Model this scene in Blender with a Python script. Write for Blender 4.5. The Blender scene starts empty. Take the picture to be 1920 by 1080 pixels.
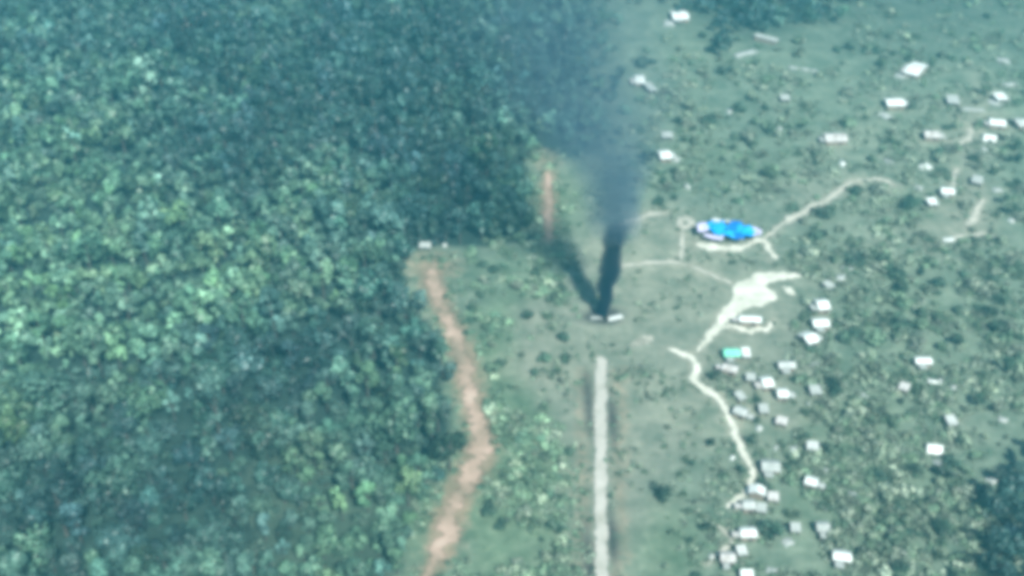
import bpy, bmesh, math, random
import numpy as np
from mathutils import Vector, noise as mnoise

sc = bpy.context.scene
# ---------------------------------------------------------------- camera, sky, sun, exposure
F = 2200.0                      # focal length in photograph pixels (1920 wide)
CAM_H = 210.0
DEP = math.radians(35.0)
cam_d = bpy.data.cameras.new('camera'); cam = bpy.data.objects.new('camera', cam_d)
sc.collection.objects.link(cam)
cam.location = (0, 0, CAM_H); cam.rotation_euler = (math.pi/2 - DEP, 0, 0)
cam_d.sensor_width = 36.0; cam_d.lens = F/1920*36.0
cam_d.clip_start = 1.0; cam_d.clip_end = 20000.0
sc.camera = cam

SUN_EL = math.radians(46.0); SUN_AZ = math.radians(158.0)     # azimuth clockwise from +Y
w = bpy.data.worlds.new('World'); sc.world = w; w.use_nodes = True
nt = w.node_tree; nt.nodes.clear()
sky = nt.nodes.new('ShaderNodeTexSky'); sky.sky_type = 'NISHITA'; sky.sun_disc = False
sky.sun_elevation = SUN_EL; sky.sun_rotation = SUN_AZ; sky.altitude = 200
sky.air_density = 1.4; sky.dust_density = 1.0; sky.ozone_density = 3.0
bg = nt.nodes.new('ShaderNodeBackground'); bg.inputs[1].default_value = 0.06
wo = nt.nodes.new('ShaderNodeOutputWorld')
nt.links.new(sky.outputs[0], bg.inputs[0]); nt.links.new(bg.outputs[0], wo.inputs[0])
sun_d = bpy.data.lights.new('sun', 'SUN'); sun_d.energy = 5.0; sun_d.angle = math.radians(2.5)
sun_d.color = (1.0, 0.97, 0.90)
sun = bpy.data.objects.new('sun', sun_d); sc.collection.objects.link(sun)
sdir = Vector((math.sin(SUN_AZ)*math.cos(SUN_EL), math.cos(SUN_AZ)*math.cos(SUN_EL), math.sin(SUN_EL)))
sun.rotation_euler = (-sdir).to_track_quat('-Z', 'Y').to_euler()
sun.location = (300, -100, 400)
vs = sc.view_settings
vs.view_transform = 'Standard'; vs.look = 'None'; vs.gamma = 1.0; vs.use_curve_mapping = False
vs.exposure = 0.81
HAZE_DENSITY = 0.00032
HAZE_COLOR = (0.18, 0.80, 1.0)
cy = sc.cycles
cy.max_bounces = 5; cy.diffuse_bounces = 3; cy.glossy_bounces = 2; cy.transmission_bounces = 2
cy.volume_bounces = 1; cy.transparent_max_bounces = 8
cy.pixel_filter_type = 'BLACKMAN_HARRIS'; cy.filter_width = 6.0
cy.use_denoising = True

rng = np.random.default_rng(7); random.seed(7)
COL = sc.collection

# ---------------------------------------------------------------- helpers
S, C = math.sin(DEP), math.cos(DEP)
def at(px, py, z=0.0):
    """the point of height z that stands where the photograph shows (px, py)"""
    a = (px-960.0)/F; b = (540.0-py)/F
    dx, dy, dz = a, C + b*S, -S + b*C
    t = (z-CAM_H)/dz
    return np.array([dx*t, dy*t, z])
def proj(x, y, z=0.0):
    dep = y*C + (CAM_H-z)*S
    up = y*S - (CAM_H-z)*C
    return 960 + F*x/dep, 540 - F*up/dep
def ppm(px, py, z=0.0):
    p = at(px, py, z); return F/(p[1]*C + (CAM_H-z)*S)

def tag(o, label=None, cat=None, group=None, kind=None):
    if label: o['label'] = label
    if cat: o['category'] = cat
    if group: o['group'] = group
    if kind: o['kind'] = kind
    return o
def link(name, me, mat=None, parent=None):
    o = bpy.data.objects.new(name, me); COL.objects.link(o)
    if mat is not None and not me.materials: me.materials.append(mat)
    if parent is not None: o.parent = parent
    return o
def empty(name, loc, rz=0.0, label=None, cat=None, group=None):
    o = bpy.data.objects.new(name, None); COL.objects.link(o)
    o.empty_display_size = 0.5; o.location = loc; o.rotation_euler = (0, 0, rz)
    return tag(o, label, cat, group)
def pydata(name, v, f, smooth=False):
    me = bpy.data.meshes.new(name); me.from_pydata([tuple(map(float, p)) for p in v], [], f); me.update()
    if smooth:
        for p in me.polygons: p.use_smooth = True
    return me
def quads_mesh(name, V, nquads):
    """V: (4n,3) array, n loose quads"""
    me = bpy.data.meshes.new(name)
    me.vertices.add(len(V)); me.vertices.foreach_set('co', V.astype(np.float32).ravel())
    me.loops.add(4*nquads); me.loops.foreach_set('vertex_index', np.arange(4*nquads, dtype=np.int32))
    me.polygons.add(nquads)
    me.polygons.foreach_set('loop_start', np.arange(0, 4*nquads, 4, dtype=np.int32))
    return me

# ---------------------------------------------------------------- materials
def mat(name):
    m = bpy.data.materials.new(name); m.use_nodes = True
    n = m.node_tree; b = n.nodes['Principled BSDF']
    b.inputs['Specular IOR Level'].default_value = 0.2
    return m, n, b
def nd(n, t, **kw):
    x = n.nodes.new(t)
    for k, v in kw.items(): setattr(x, k, v)
    return x
def noise_node(n, scale, detail=4.0, rough=0.55, coord='Object'):
    tc = nd(n, 'ShaderNodeTexCoord'); t = nd(n, 'ShaderNodeTexNoise')
    t.inputs['Scale'].default_value = scale; t.inputs['Detail'].default_value = detail
    t.inputs['Roughness'].default_value = rough
    n.links.new(tc.outputs[coord], t.inputs['Vector']); return t
def ramp(n, src, stops):
    r = nd(n, 'ShaderNodeValToRGB'); e = r.color_ramp.elements
    while len(e) > 1: e.remove(e[-1])
    e[0].position = stops[0][0]; e[0].color = (*stops[0][1], 1)
    for p, c in stops[1:]:
        k = e.new(p); k.color = (*c, 1)
    n.links.new(src, r.inputs[0]); return r
def mix(n, fac, a, b, mode='MIX'):
    m = nd(n, 'ShaderNodeMix', data_type='RGBA', blend_type=mode)
    for s, v in ((m.inputs[0], fac), (m.inputs[6], a), (m.inputs[7], b)):
        if hasattr(v, 'links') or hasattr(v, 'is_linked'): n.links.new(v, s)
        elif isinstance(v, (int, float)): s.default_value = v
        else: s.default_value = (*v, 1)
    return m.outputs[2]
def plain(name, stops, scale=0.6, rough=0.8, bump=0.0, coord='Object', detail=5.0):
    m, n, b = mat(name)
    t = noise_node(n, scale, detail, coord=coord); r = ramp(n, t.outputs['Fac'], stops)
    n.links.new(r.outputs[0], b.inputs['Base Color']); b.inputs['Roughness'].default_value = rough
    if bump:
        bp = nd(n, 'ShaderNodeBump'); bp.inputs['Strength'].default_value = bump; bp.inputs['Distance'].default_value = 0.3
        n.links.new(t.outputs['Fac'], bp.inputs['Height']); n.links.new(bp.outputs[0], b.inputs['Normal'])
    return m

def fray(m, cut=1.5, lift=0.35):
    """let a path thin out into the grass towards its edges"""
    n = m.node_tree; b = n.nodes['Principled BSDF']
    e_ = nd(n, 'ShaderNodeAttribute', attribute_name='edge'); t_ = noise_node(n, 0.55, 5, 0.65)
    a_ = nd(n, 'ShaderNodeMath', operation='MULTIPLY_ADD'); a_.inputs[1].default_value = 2.6; a_.inputs[2].default_value = -0.55
    n.links.new(t_.outputs['Fac'], a_.inputs[0])
    p_ = nd(n, 'ShaderNodeMath', operation='POWER'); n.links.new(e_.outputs['Fac'], p_.inputs[0]); p_.inputs[1].default_value = 1.6
    q_ = nd(n, 'ShaderNodeMath', operation='MULTIPLY_ADD'); n.links.new(p_.outputs[0], q_.inputs[0]); q_.inputs[1].default_value = -cut; n.links.new(a_.outputs[0], q_.inputs[2])
    f_ = nd(n, 'ShaderNodeMath', operation='MULTIPLY_ADD'); f_.use_clamp = True; n.links.new(q_.outputs[0], f_.inputs[0]); f_.inputs[1].default_value = 1.3; f_.inputs[2].default_value = lift
    n.links.new(f_.outputs[0], b.inputs['Alpha'])
    return m
def leaf_material(name, per_object):
    m, n, b = mat(name)
    if per_object:
        oi = nd(n, 'ShaderNodeObjectInfo'); tint = oi.outputs['Color']
    else:
        a = nd(n, 'ShaderNodeAttribute', attribute_name='tint'); tint = a.outputs['Color']
    lv = nd(n, 'ShaderNodeAttribute', attribute_name='leafv')
    r = ramp(n, lv.outputs['Fac'], [(0.0, (0.45, 0.5, 0.5)), (0.5, (1.0, 1.0, 1.0)), (0.85, (1.7, 1.6, 1.5)), (1.0, (2.3, 2.1, 2.1))])
    n.links.new(mix(n, 1.0, tint, r.outputs[0], 'MULTIPLY'), b.inputs['Base Color'])
    b.inputs['Roughness'].default_value = 0.5; b.inputs['Specular IOR Level'].default_value = 0.35
    return m
M = {}
M['leaf'] = leaf_material('leaf_single', True)
M['leafs'] = leaf_material('leaf_mass', False)
M['bark'] = plain('bark', [(0.3, (0.05, 0.052, 0.045)), (0.7, (0.11, 0.112, 0.10))], 1.5)
M['sand'] = plain('pale_sand', [(0.25, (0.34, 0.36, 0.29)), (0.5, (0.50, 0.52, 0.44)), (0.72, (0.64, 0.65, 0.57))], 0.22, 0.95, 0.4)
M['track'] = plain('track_gravel', [(0.25, (0.27, 0.28, 0.23)), (0.5, (0.37, 0.375, 0.33)), (0.75, (0.46, 0.455, 0.41))], 0.2, 0.95, 0.4)
M['redsoil'] = plain('red_soil', [(0.25, (0.16, 0.15, 0.105)), (0.42, (0.26, 0.205, 0.15)), (0.6, (0.40, 0.30, 0.235)), (0.8, (0.48, 0.41, 0.33))], 0.11, 0.95, 0.4)
M['footpath'] = plain('trodden_earth', [(0.25, (0.22, 0.23, 0.18)), (0.5, (0.36, 0.37, 0.31)), (0.75, (0.52, 0.52, 0.45))], 0.2, 0.95, 0.4)
for k_ in ('sand', 'redsoil', 'footpath'): fray(M[k_], 1.3, 0.75)
fray(M['track'], 1.5, 1.0)
M['drysoil'] = plain('dry_soil', [(0.3, (0.20, 0.20, 0.14)), (0.7, (0.36, 0.34, 0.26))], 0.16, 0.95, 0.4)
M['white'] = plain('white_sheet_metal', [(0.3, (0.40, 0.45, 0.43)), (0.45, (0.54, 0.60, 0.57)), (0.7, (0.64, 0.69, 0.67))], 0.4, 0.5)
M['pale'] = plain('dull_sheet_metal', [(0.2, (0.22, 0.25, 0.23)), (0.5, (0.32, 0.36, 0.34)), (0.8, (0.44, 0.47, 0.45))], 0.5, 0.55)
M['chalk'] = plain('chalky_sheet_metal', [(0.3, (0.24, 0.28, 0.26)), (0.5, (0.40, 0.44, 0.42)), (0.75, (0.54, 0.58, 0.56))], 0.45, 0.6)
M['rusty'] = plain('stained_sheet_metal', [(0.3, (0.22, 0.20, 0.17)), (0.45, (0.38, 0.39, 0.37)), (0.7, (0.56, 0.58, 0.56))], 0.5, 0.6)
M['green'] = plain('green_sheet', [(0.2, (0.10, 0.42, 0.29)), (0.5, (0.18, 0.58, 0.42)), (0.8, (0.40, 0.75, 0.60))], 0.35, 0.5)
M['blue'] = plain('blue_tarp', [(0.25, (0.004, 0.19, 0.52)), (0.5, (0.010, 0.33, 0.78)), (0.8, (0.10, 0.52, 0.85))], 0.22, 0.35)
M['deepblue'] = plain('deep_blue_tarp', [(0.3, (0.003, 0.09, 0.34)), (0.7, (0.010, 0.20, 0.60))], 0.25, 0.4)
M['lilac'] = plain('lilac_sheet', [(0.3, (0.36, 0.36, 0.52)), (0.7, (0.60, 0.58, 0.74))], 0.3, 0.6)
M['wood'] = plain('weathered_timber', [(0.3, (0.12, 0.11, 0.09)), (0.7, (0.26, 0.23, 0.19))], 1.2)
M['door'] = plain('dark_door', [(0.3, (0.03, 0.03, 0.03)), (0.7, (0.07, 0.06, 0.05))], 1.0)
M['char'] = plain('charred', [(0.3, (0.010, 0.010, 0.011)), (0.7, (0.04, 0.038, 0.036))], 1.2, 0.9)

# ---------------------------------------------------------------- shapes of the place (photograph pixels, then ground metres)
RED_PATH = [(806, 505, 26), (812, 535, 30), (824, 565, 26), (848, 612, 28), (864, 655, 34), (874, 700, 34), (884, 745, 34), (896, 790, 36),
            (903, 830, 44), (893, 872, 46), (866, 912, 40), (850, 950, 40), (836, 990, 42), (828, 1030, 40), (815, 1058, 22), (796, 1085, 16), (770, 1125, 16)]
RED_SPUR = [(1028, 325, 12), (1028, 355, 19), (1028, 380, 20), (1028, 415, 19), (1030, 447, 16)]
TRACK = [(1127, 668, 22), (1127, 700, 23), (1126, 760, 25), (1126, 830, 26), (1126, 900, 26), (1127, 970, 26), (1128, 1040, 27), (1129, 1100, 28), (1131, 1180, 29)]
VILLAGE_PATH = [(1252, 654, 6), (1275, 661, 10), (1298, 674, 16), (1306, 692, 15), (1301, 712, 16), (1320, 730, 15), (1344, 745, 16), (1362, 772, 15), (1374, 800, 18),
                (1384, 828, 15), (1398, 858, 15), (1411, 882, 15), (1408, 904, 12), (1392, 928, 10), (1362, 952, 8)]
SAND_NECK = [(1308, 660, 8), (1326, 636, 14), (1345, 612, 22), (1362, 588, 24)]
PLOT_EDGES = [
    ('footpath', [(1165, 497, 6), (1210, 494, 8), (1250, 492, 8), (1290, 496, 7), (1318, 508, 10), (1345, 520, 8), (1372, 532, 8)], 'pale trodden footpath curving along the near edge of the square plot'),
    ('footpath', [(1279, 432, 9), (1279, 460, 10), (1278, 486, 9)], 'short straight pale footpath running down the right edge of the square plot'),
    ('footpath', [(1160, 424, 8), (1190, 412, 10), (1222, 402, 10), (1252, 400, 6)], 'pale footpath along the far edge of the square plot by the smoke'),
    ('footpath', [(1425, 452, 5), (1440, 442, 8), (1456, 434, 6)], 'short broken end of the diagonal path beside the blue roof'),
    ('footpath', [(1450, 432, 6), (1485, 410, 14), (1512, 394, 13), (1545, 378, 14), (1580, 354, 14), (1602, 340, 15)], 'straight pale diagonal path climbing right from the blue roof'),
    ('footpath', [(1606, 338, 10), (1640, 336, 8), (1662, 340, 9), (1680, 350, 5)], 'thin curved continuation at the top of the diagonal path'),
    ('footpath', [(1306, 458, 16), (1330, 463, 16), (1365, 467, 17), (1395, 462, 13), (1420, 452, 12), (1436, 456, 11), (1446, 474, 13), (1455, 486, 12)], 'pale worn path hugging the near side of the blue roof'),
    ('footpath', [(1342, 616, 12), (1370, 611, 10), (1385, 617, 12), (1410, 621, 13), (1438, 616, 13), (1446, 604, 8)], 'pale loop path in front of the long pale hut by the sand'),
    ('footpath', [(1822, 240, 8), (1818, 256, 12), (1800, 268, 10), (1770, 266, 6)], 'curved pale path among the huts at the far right'),
    ('footpath', [(1845, 372, 6), (1832, 394, 12), (1826, 412, 12), (1812, 424, 8)], 'short pale path dropping toward the right hand grass'),
    ('footpath', [(1796, 316, 8), (1790, 335, 10), (1788, 352, 8)], 'tiny upright pale path above the bright hut at the far right'),
    ('footpath', [(1768, 450, 6), (1795, 446, 8), (1830, 440, 9), (1850, 438, 6)], 'level pale path across the grass at the middle right'),
    ('footpath', [(1345, 985, 4), (1362, 1000, 7), (1372, 1018, 8), (1345, 1040, 6), (1325, 1062, 6)], 'faint pale footpath near the bottom by the lowest huts'),
]
SAND_AREAS = [
    ([(1362, 600), (1352, 585), (1372, 560), (1380, 534), (1404, 524), (1418, 512), (1440, 512), (1462, 512), (1496, 513), (1498, 520), (1470, 526), (1442, 529),
      (1438, 540), (1452, 548), (1454, 562), (1436, 572), (1412, 574), (1392, 584), (1378, 598)], 'bright bare sand spreading below the blue roof', 0.03),
    ([(1268, 408), (1285, 405), (1304, 412), (1304, 424), (1290, 430), (1272, 428)], 'small pale patch of bare ground left of the blue roof', 0.03),
    ([(1182, 648), (1190, 638), (1204, 632), (1220, 628), (1226, 640), (1210, 646), (1196, 650)], 'small faint pale patch right of the track end', 0.03),
    ([(1466, 536), (1484, 540), (1490, 552), (1476, 550)], 'tiny pale sand streak right of the bright sand', 0.03),
]

# outline of the woods as the crowns show, at about 5 m above the ground
WOOD_L = [(-260, -120), (1330, -120), (1290, 40), (1240, 150), (1150, 250), (1080, 280), (1000, 250), (975, 320), (990, 380), (996, 432), (900, 442), (830, 446), (780, 440), (745, 480), (752, 540),
          (790, 580), (822, 640), (836, 720), (848, 790), (848, 850), (812, 885), (780, 930), (762, 990), (740, 1060), (720, 1200), (-260, 1200)]
WOOD_T = [(1225, -120), (1620, -120), (1600, 60), (1560, 130), (1480, 130), (1400, 120), (1310, 110), (1250, 70)]
WOOD_BR = [(1990, 820), (1880, 860), (1830, 930), (1790, 960), (1760, 1010), (1750, 1060), (1740, 1200), (1990, 1200)]
WOOD_GAP = [(1050, 300), (1110, 250), (1125, 320), (1110, 420), (1060, 430), (1052, 360)]

W_, P_, G_ = 'white', 'pale', 'green'
# px, py, width, height (pixels), turn (deg), type, material, label
THINGS = [
 (1274, 27, 34, 18, 4, 'g', W_, 'white roofed hut standing farthest back, just right of the smoke'),
 (1255, 43, 20, 12, -10, 't', P_, 'pale sheet lying in front of the farthest white roofed hut'),
 (1199, 147, 20, 17, 0, 'g', W_, 'small white hut close to the right edge of the smoke'),
 (1219, 162, 17, 16, 20, 'm', P_, 'pale lean-to touching the small white hut beside the smoke'),
 (1437, 70, 16, 20, 60, 'm', P_, 'bluish pale lean-to at the edge of the dark wood at the top'),
 (1718, 128, 32, 28, -35, 'g', W_, 'large bright white hut turned at an angle, at the top right'),
 (1690, 142, 24, 10, -35, 't', P_, 'pale strip of sheeting left of the large angled white hut'),
 (1677, 190, 38, 16, 3, 'g', W_, 'long white hut below the large angled hut at the top right'),
 (1566, 256, 46, 17, 2, 'g', W_, 'longest white hut alone on the grass above the diagonal path'),
 (1251, 252, 22, 10, 0, 'm', P_, 'low pale lean-to behind the three-part white cluster by the smoke'),
 (1246, 288, 24, 18, 8, 'g', W_, 'bright white hut right of the smoke, above the blue roof'),
 (1267, 298, 15, 10, -15, 't', P_, 'pale sheet touching the right side of the bright hut by the smoke'),
 (1288, 348, 14, 13, 0, 'h', P_, 'small pale heap between the blue roof and the bright hut behind it'),
 (1747, 250, 32, 14, -3, 'g', W_, 'white hut left of the curved pale path at the far right'),
 (1787, 186, 24, 15, -10, 'm', P_, 'dull pale lean-to in bushes above the curved pale path'),
 (1876, 180, 24, 13, 8, 'm', W_, 'white lean-to at the back of the far right hut cluster'),
 (1866, 192, 24, 12, 25, 't', P_, 'pale sheet spread before the back lean-to of the far right cluster'),
 (1870, 228, 33, 14, -12, 'g', W_, 'white tilted hut in the middle of the far right cluster'),
 (1856, 256, 26, 17, -20, 'a', W_, 'white tent in front of the tilted hut of the far right cluster'),
 (1912, 228, 22, 16, 15, 'g', W_, 'white hut cut by the right edge of the picture'),
 (1735, 312, 25, 10, 25, 't', W_, 'white slanting sheet on the grass left of the far right path'),
 (1777, 356, 27, 14, -12, 'g', W_, 'bright white hut beside the dark round tree at the right'),
 (1748, 377, 19, 12, 5, 'm', W_, 'small white lean-to right next to the dark round tree'),
 (1833, 336, 21, 14, -25, 'm', P_, 'pale lean-to alone right of the hut by the dark round tree'),
 (1580, 305, 14, 14, 0, 'h', W_, 'small white heap between the longest hut and the diagonal path'),
 (1881, 114, 22, 12, -8, 't', P_, 'faint pale sheet highest at the far right'),
 (1845, 279, 13, 10, 20, 'h', P_, 'small pale heap below the white tent at the far right'),
 (1778, 449, 23, 8, 3, 't', W_, 'thin white sheet on the level pale path at the middle right'),
 (1870, 356, 20, 8, 0, 't', P_, 'faint flat sheet right of the lone pale lean-to'),
 (1576, 520, 18, 10, -5, 't', P_, 'pale sheet under the dark bush right of the bright sand'),
 (1554, 533, 18, 12, 35, 'm', P_, 'pale tilted lean-to above the row of three bright white huts'),
 (1588, 502, 22, 8, -4, 't', P_, 'flat greenish pale sheet at the foot of the dark bush'),
 (1541, 569, 26, 22, 10, 'g', W_, 'uppermost of the three bright white huts right of the sand'),
 (1538, 603, 34, 18, 5, 'g', W_, 'middle of the three bright white huts right of the sand'),
 (1516, 632, 28, 24, 30, 'g', W_, 'lowest of the three bright white huts right of the sand'),
 (1407, 596, 46, 11, -4, 'g', W_, 'long low pale hut below the bright sand, dark along its front'),
 (1372, 659, 34, 17, 0, 'g', G_, 'mint green roofed hut at the start of the village'),
 (1399, 660, 14, 17, 0, 'm', W_, 'white end lean-to joined to the mint green roofed hut'),
 (1370, 688, 32, 15, -22, 'g', W_, 'white tilted hut just below the mint green roof'),
 (1475, 682, 35, 13, 3, 'g', W_, 'white flat-looking hut alone below the row of three huts'),
 (1526, 682, 24, 9, -4, 't', P_, 'faint pale sheet right of the flat-looking white hut'),
 (1437, 714, 24, 22, 15, 'g', W_, 'bright white hut in the village, right of a small pale lean-to'),
 (1408, 706, 19, 10, -5, 'm', P_, 'small pale lean-to between the tilted hut and a bright hut'),
 (1467, 735, 20, 19, 0, 'g', W_, 'small square bright white hut ringed by dark bushes in the village'),
 (1529, 730, 23, 16, 4, 'm', P_, 'pale lean-to at the right side of the village'),
 (1388, 741, 16, 15, 30, 'm', P_, 'dull pale lean-to beside the bend of the village path'),
 (1390, 769, 28, 14, -35, 'g', W_, 'white hut slanting beside the village path, below its bend'),
 (1432, 765, 19, 16, 0, 'm', P_, 'dull pale lean-to below the bright hut in the village middle'),
 (1466, 788, 23, 13, -20, 'm', W_, 'white tilted lean-to below the small square hut'),
 (1423, 801, 16, 14, 10, 'h', P_, 'pale heap below the hut slanting beside the path'),
 (1516, 757, 13, 10, 0, 'h', P_, 'tiny pale heap below the lean-to at the right of the village'),
 (1524, 835, 24, 12, -8, 'm', W_, 'greenish white lean-to beside a long dark bush'),
 (1456, 838, 15, 10, 0, 'h', P_, 'small pale heap left of the greenish white lean-to'),
 (1489, 841, 16, 10, 0, 't', P_, 'dull sheet touching the greenish white lean-to on its left'),
 (1445, 871, 38, 24, -4, 'g', P_, 'broad dull roofed hut right of the lower village path'),
 (1522, 900, 24, 17, -25, 'g', W_, 'bright lone hut right of the broad dull roofed hut'),
 (1548, 881, 12, 11, 0, 'h', P_, 'tiny pale heap above right of the bright lone hut'),
 (1420, 918, 19, 24, 75, 'g', W_, 'white end-on hut at the foot of the village path'),
 (1450, 930, 22, 11, -8, 'm', W_, 'white lean-to right of the end-on hut'),
 (1404, 944, 22, 16, 0, 'g', W_, 'white hut below left of the end-on hut'),
 (1428, 951, 20, 16, -10, 'm', P_, 'pale lean-to joined to the hut below the end-on hut'),
 (1374, 857, 13, 12, 0, 'h', W_, 'small white heap left of the lower village path'),
 (1403, 996, 34, 16, 2, 'g', W_, 'white hut with a dark bush at its right end, near the bottom'),
 (1365, 1042, 30, 14, -4, 'g', W_, 'white hut with dark back among the lowest huts'),
 (1391, 1031, 17, 14, 10, 'm', W_, 'white lean-to right of the lowest dark-backed hut'),
 (1334, 1041, 14, 12, 0, 'h', P_, 'pale heap left of the lowest dark-backed hut'),
 (1543, 985, 27, 17, 0, 'g', P_, 'pale square hut alone at the lower right of the village'),
 (1492, 988, 20, 10, -5, 'm', P_, 'low pale lean-to left of the pale square hut'),
 (1478, 1016, 22, 14, 20, 't', P_, 'dull crumpled sheet below the low pale lean-to'),
 (1579, 1040, 37, 20, -10, 'g', W_, 'brightest large hut near the bottom, lowest on the right'),
 (1401, 1077, 26, 9, 0, 'm', W_, 'white lean-to cut by the bottom edge of the picture'),
 (1448, 1070, 22, 12, -20, 't', P_, 'pale sheet near the bottom edge right of the cut-off lean-to'),
 (1731, 674, 34, 12, 0, 'g', W_, 'white long hut among scrub at the middle right'),
 (1696, 724, 20, 14, -30, 'm', W_, 'white tilted lean-to below left of the long hut in the scrub'),
 (1753, 714, 30, 9, 4, 't', W_, 'white arched sheet below right of the long hut in the scrub'),
 (1788, 725, 15, 12, -30, 'h', P_, 'pale heap right of the arched sheet in the scrub'),
 (1784, 787, 20, 17, 10, 'm', W_, 'white square lean-to above the white three-cornered tent'),
 (1752, 838, 32, 24, -10, 'a', W_, 'white three-cornered tent on the grass at the lower right'),
 (1758, 866, 18, 10, 0, 't', P_, 'pale sheet on the grass just below the three-cornered tent'),
 (1880, 786, 18, 10, -30, 't', P_, 'faint sheet on the grass near the right edge'),
 (1659, 216, 20, 12, 35, 't', P_, 'pale bent sheet below the long hut at the top right'),
 (1893, 158, 34, 7, 6, 't', P_, 'thin pale strip behind the far right hut cluster'),
 (1820, 205, 14, 22, 80, 't', P_, 'upright pale strip left of the far right hut cluster'),
 (1668, 303, 16, 10, 0, 't', P_, 'faint pale sheet right of the small white heap'),
 (1722, 352, 16, 9, -20, 't', P_, 'faint sheet left of the bright hut by the dark round tree'),
 (1896, 412, 16, 10, 0, 'h', P_, 'pale heap near the right edge, below the dark trees'),
 (1472, 182, 18, 9, 0, 'm', P_, 'dull lean-to in the scrub midway between smoke and longest hut'),
 (1368, 208, 14, 12, 10, 'h', P_, 'lone pale heap in the scrub right of the smoke'),
 (1508, 130, 12, 24, 70, 't', P_, 'pale upright streak of sheeting below the dark wood at the top'),
 (1398, 100, 18, 22, -60, 't', P_, 'slanting pale sheet at the lower edge of the dark wood'),
 (1462, 240, 12, 9, 0, 'h', P_, 'tiny pale heap left of the longest hut'),
 (1618, 742, 16, 14, 40, 't', P_, 'pale sheet in scrub midway between the village and the right hand huts'),
 (1600, 925, 20, 10, 10, 't', P_, 'faint pale sheet on the grass right of the bright lone hut'),
 (1860, 900, 20, 14, 30, 't', P_, 'pale sheet at the edge of the corner wood'),
 (797, 459, 24, 8, -3, 'm', P_, 'lone pale lean-to at the forest edge above the red path'),
 (834, 458, 12, 8, 0, 'h', P_, 'tiny pale heap right of the lone lean-to by the forest'),
]
HUTS_AT = [(t[0], t[1], t[2]) for t in THINGS if t[5] in 'gma']

def spline(pts, step=6.0):
    P = np.array(pts, float); out = []
    for i in range(len(P)-1):
        p0, p1, p2, p3 = P[max(i-1, 0)], P[i], P[i+1], P[min(i+2, len(P)-1)]
        n = max(2, int(np.hypot(*(p2-p1)[:2])/step))
        for t in np.arange(n)/n:
            out.append(0.5*((2*p1)+(p2-p0)*t+(2*p0-5*p1+4*p2-p3)*t*t+(3*p1-p0-3*p2+p3)*t**3))
    out.append(P[-1]); return np.array(out)

def fbm(x, y, s, seed=0.0):
    return mnoise.fractal(Vector((x*s+seed, y*s-seed*1.7, seed)), 0.8, 2.0, 4)

# ---- zone fields on the ground, as functions of a place on it
def seg_dist(U, Vv, pts):
    d = np.full(U.shape, 1e9)
    P = spline(pts, 14)
    for (x, y, wd) in P:
        d = np.minimum(d, np.hypot(U-x, (Vv-y)*1.3) - wd*0.5)
    return d
def blob(U, Vv, x, y, rx, ry): return np.exp(-(((U-x)/rx)**2+((Vv-y)/ry)**2))
def zones(X, Y):
    U, Vv = proj(X, Y)
    halo = np.zeros(U.shape); red = np.zeros(U.shape)
    red = np.maximum(red, np.exp(-np.maximum(seg_dist(U, Vv, RED_PATH), 0)/14))
    red = np.maximum(red, 0.9*np.exp(-np.maximum(seg_dist(U, Vv, RED_SPUR), 0)/10))
    red = np.maximum(red, 0.8*blob(U, Vv, 812, 500, 60, 34))
    for p in [VILLAGE_PATH, SAND_NECK] + [q[1] for q in PLOT_EDGES]:
        halo = np.maximum(halo, 0.7*np.exp(-np.maximum(seg_dist(U, Vv, p), 0)/9))
    soil = (0.95*blob(U, Vv, 1200, 620, 150, 150)+0.8*blob(U, Vv, 1230, 470, 130, 100)+0.9*blob(U, Vv, 1130, 850, 90, 330)
            + 0.6*blob(U, Vv, 1260, 800, 110, 170)+0.8*blob(U, Vv, 1400, 560, 130, 110)+0.6*blob(U, Vv, 1450, 720, 110, 150)+0.5*blob(U, Vv, 1520, 360, 130, 60)
            + 0.5*blob(U, Vv, 1680, 470, 160, 60)+0.9*blob(U, Vv, 1020, 650, 75, 90)+0.35*blob(U, Vv, 1700, 260, 180, 120)+0.8*blob(U, Vv, 1835, 250, 45, 100)+0.7*blob(U, Vv, 1810, 385, 70, 45)+0.5*blob(U, Vv, 1815, 440, 100, 25)+0.3*blob(U, Vv, 1780, 800, 150, 90))
    lush = (0.9*blob(U, Vv, 960, 700, 110, 260)+0.7*blob(U, Vv, 960, 1000, 130, 200)+0.5*blob(U, Vv, 1600, 900, 200, 200)
            + 0.8*blob(U, Vv, 1240, 1020, 90, 120)+0.9*blob(U, Vv, 620, 980, 200, 150)+0.4*blob(U, Vv, 1330, 320, 120, 60)+0.7*blob(U, Vv, 1040, 400, 60, 60))
    ash = np.exp(-np.maximum(np.hypot((U-1130)/24, (Vv-592)/10)-1, 0)*1.2)
    ditch = np.exp(-((np.abs(U-1126)-22)/6.0)**2)*(Vv > 680)*0.85
    red = np.maximum(red, 0.5*np.exp(-((np.abs(U-1128)-34)/22.0)**2)*(Vv > 690))
    red = np.maximum(red, 0.65*blob(U, Vv, 1026, 285, 34, 45))
    red = np.maximum(red, 0.5*blob(U, Vv, 1028, 390, 26, 70))
    for (hx, hy, hw_) in HUTS_AT: soil = soil + 0.5*blob(U, Vv, hx, hy+4, hw_*0.9, hw_*0.5)
    return np.clip(soil, 0, 1), np.clip(lush, 0, 1), np.clip(red, 0, 1), np.clip(halo, 0, 1), np.clip(np.maximum(ash, ditch), 0, 1)

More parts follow.
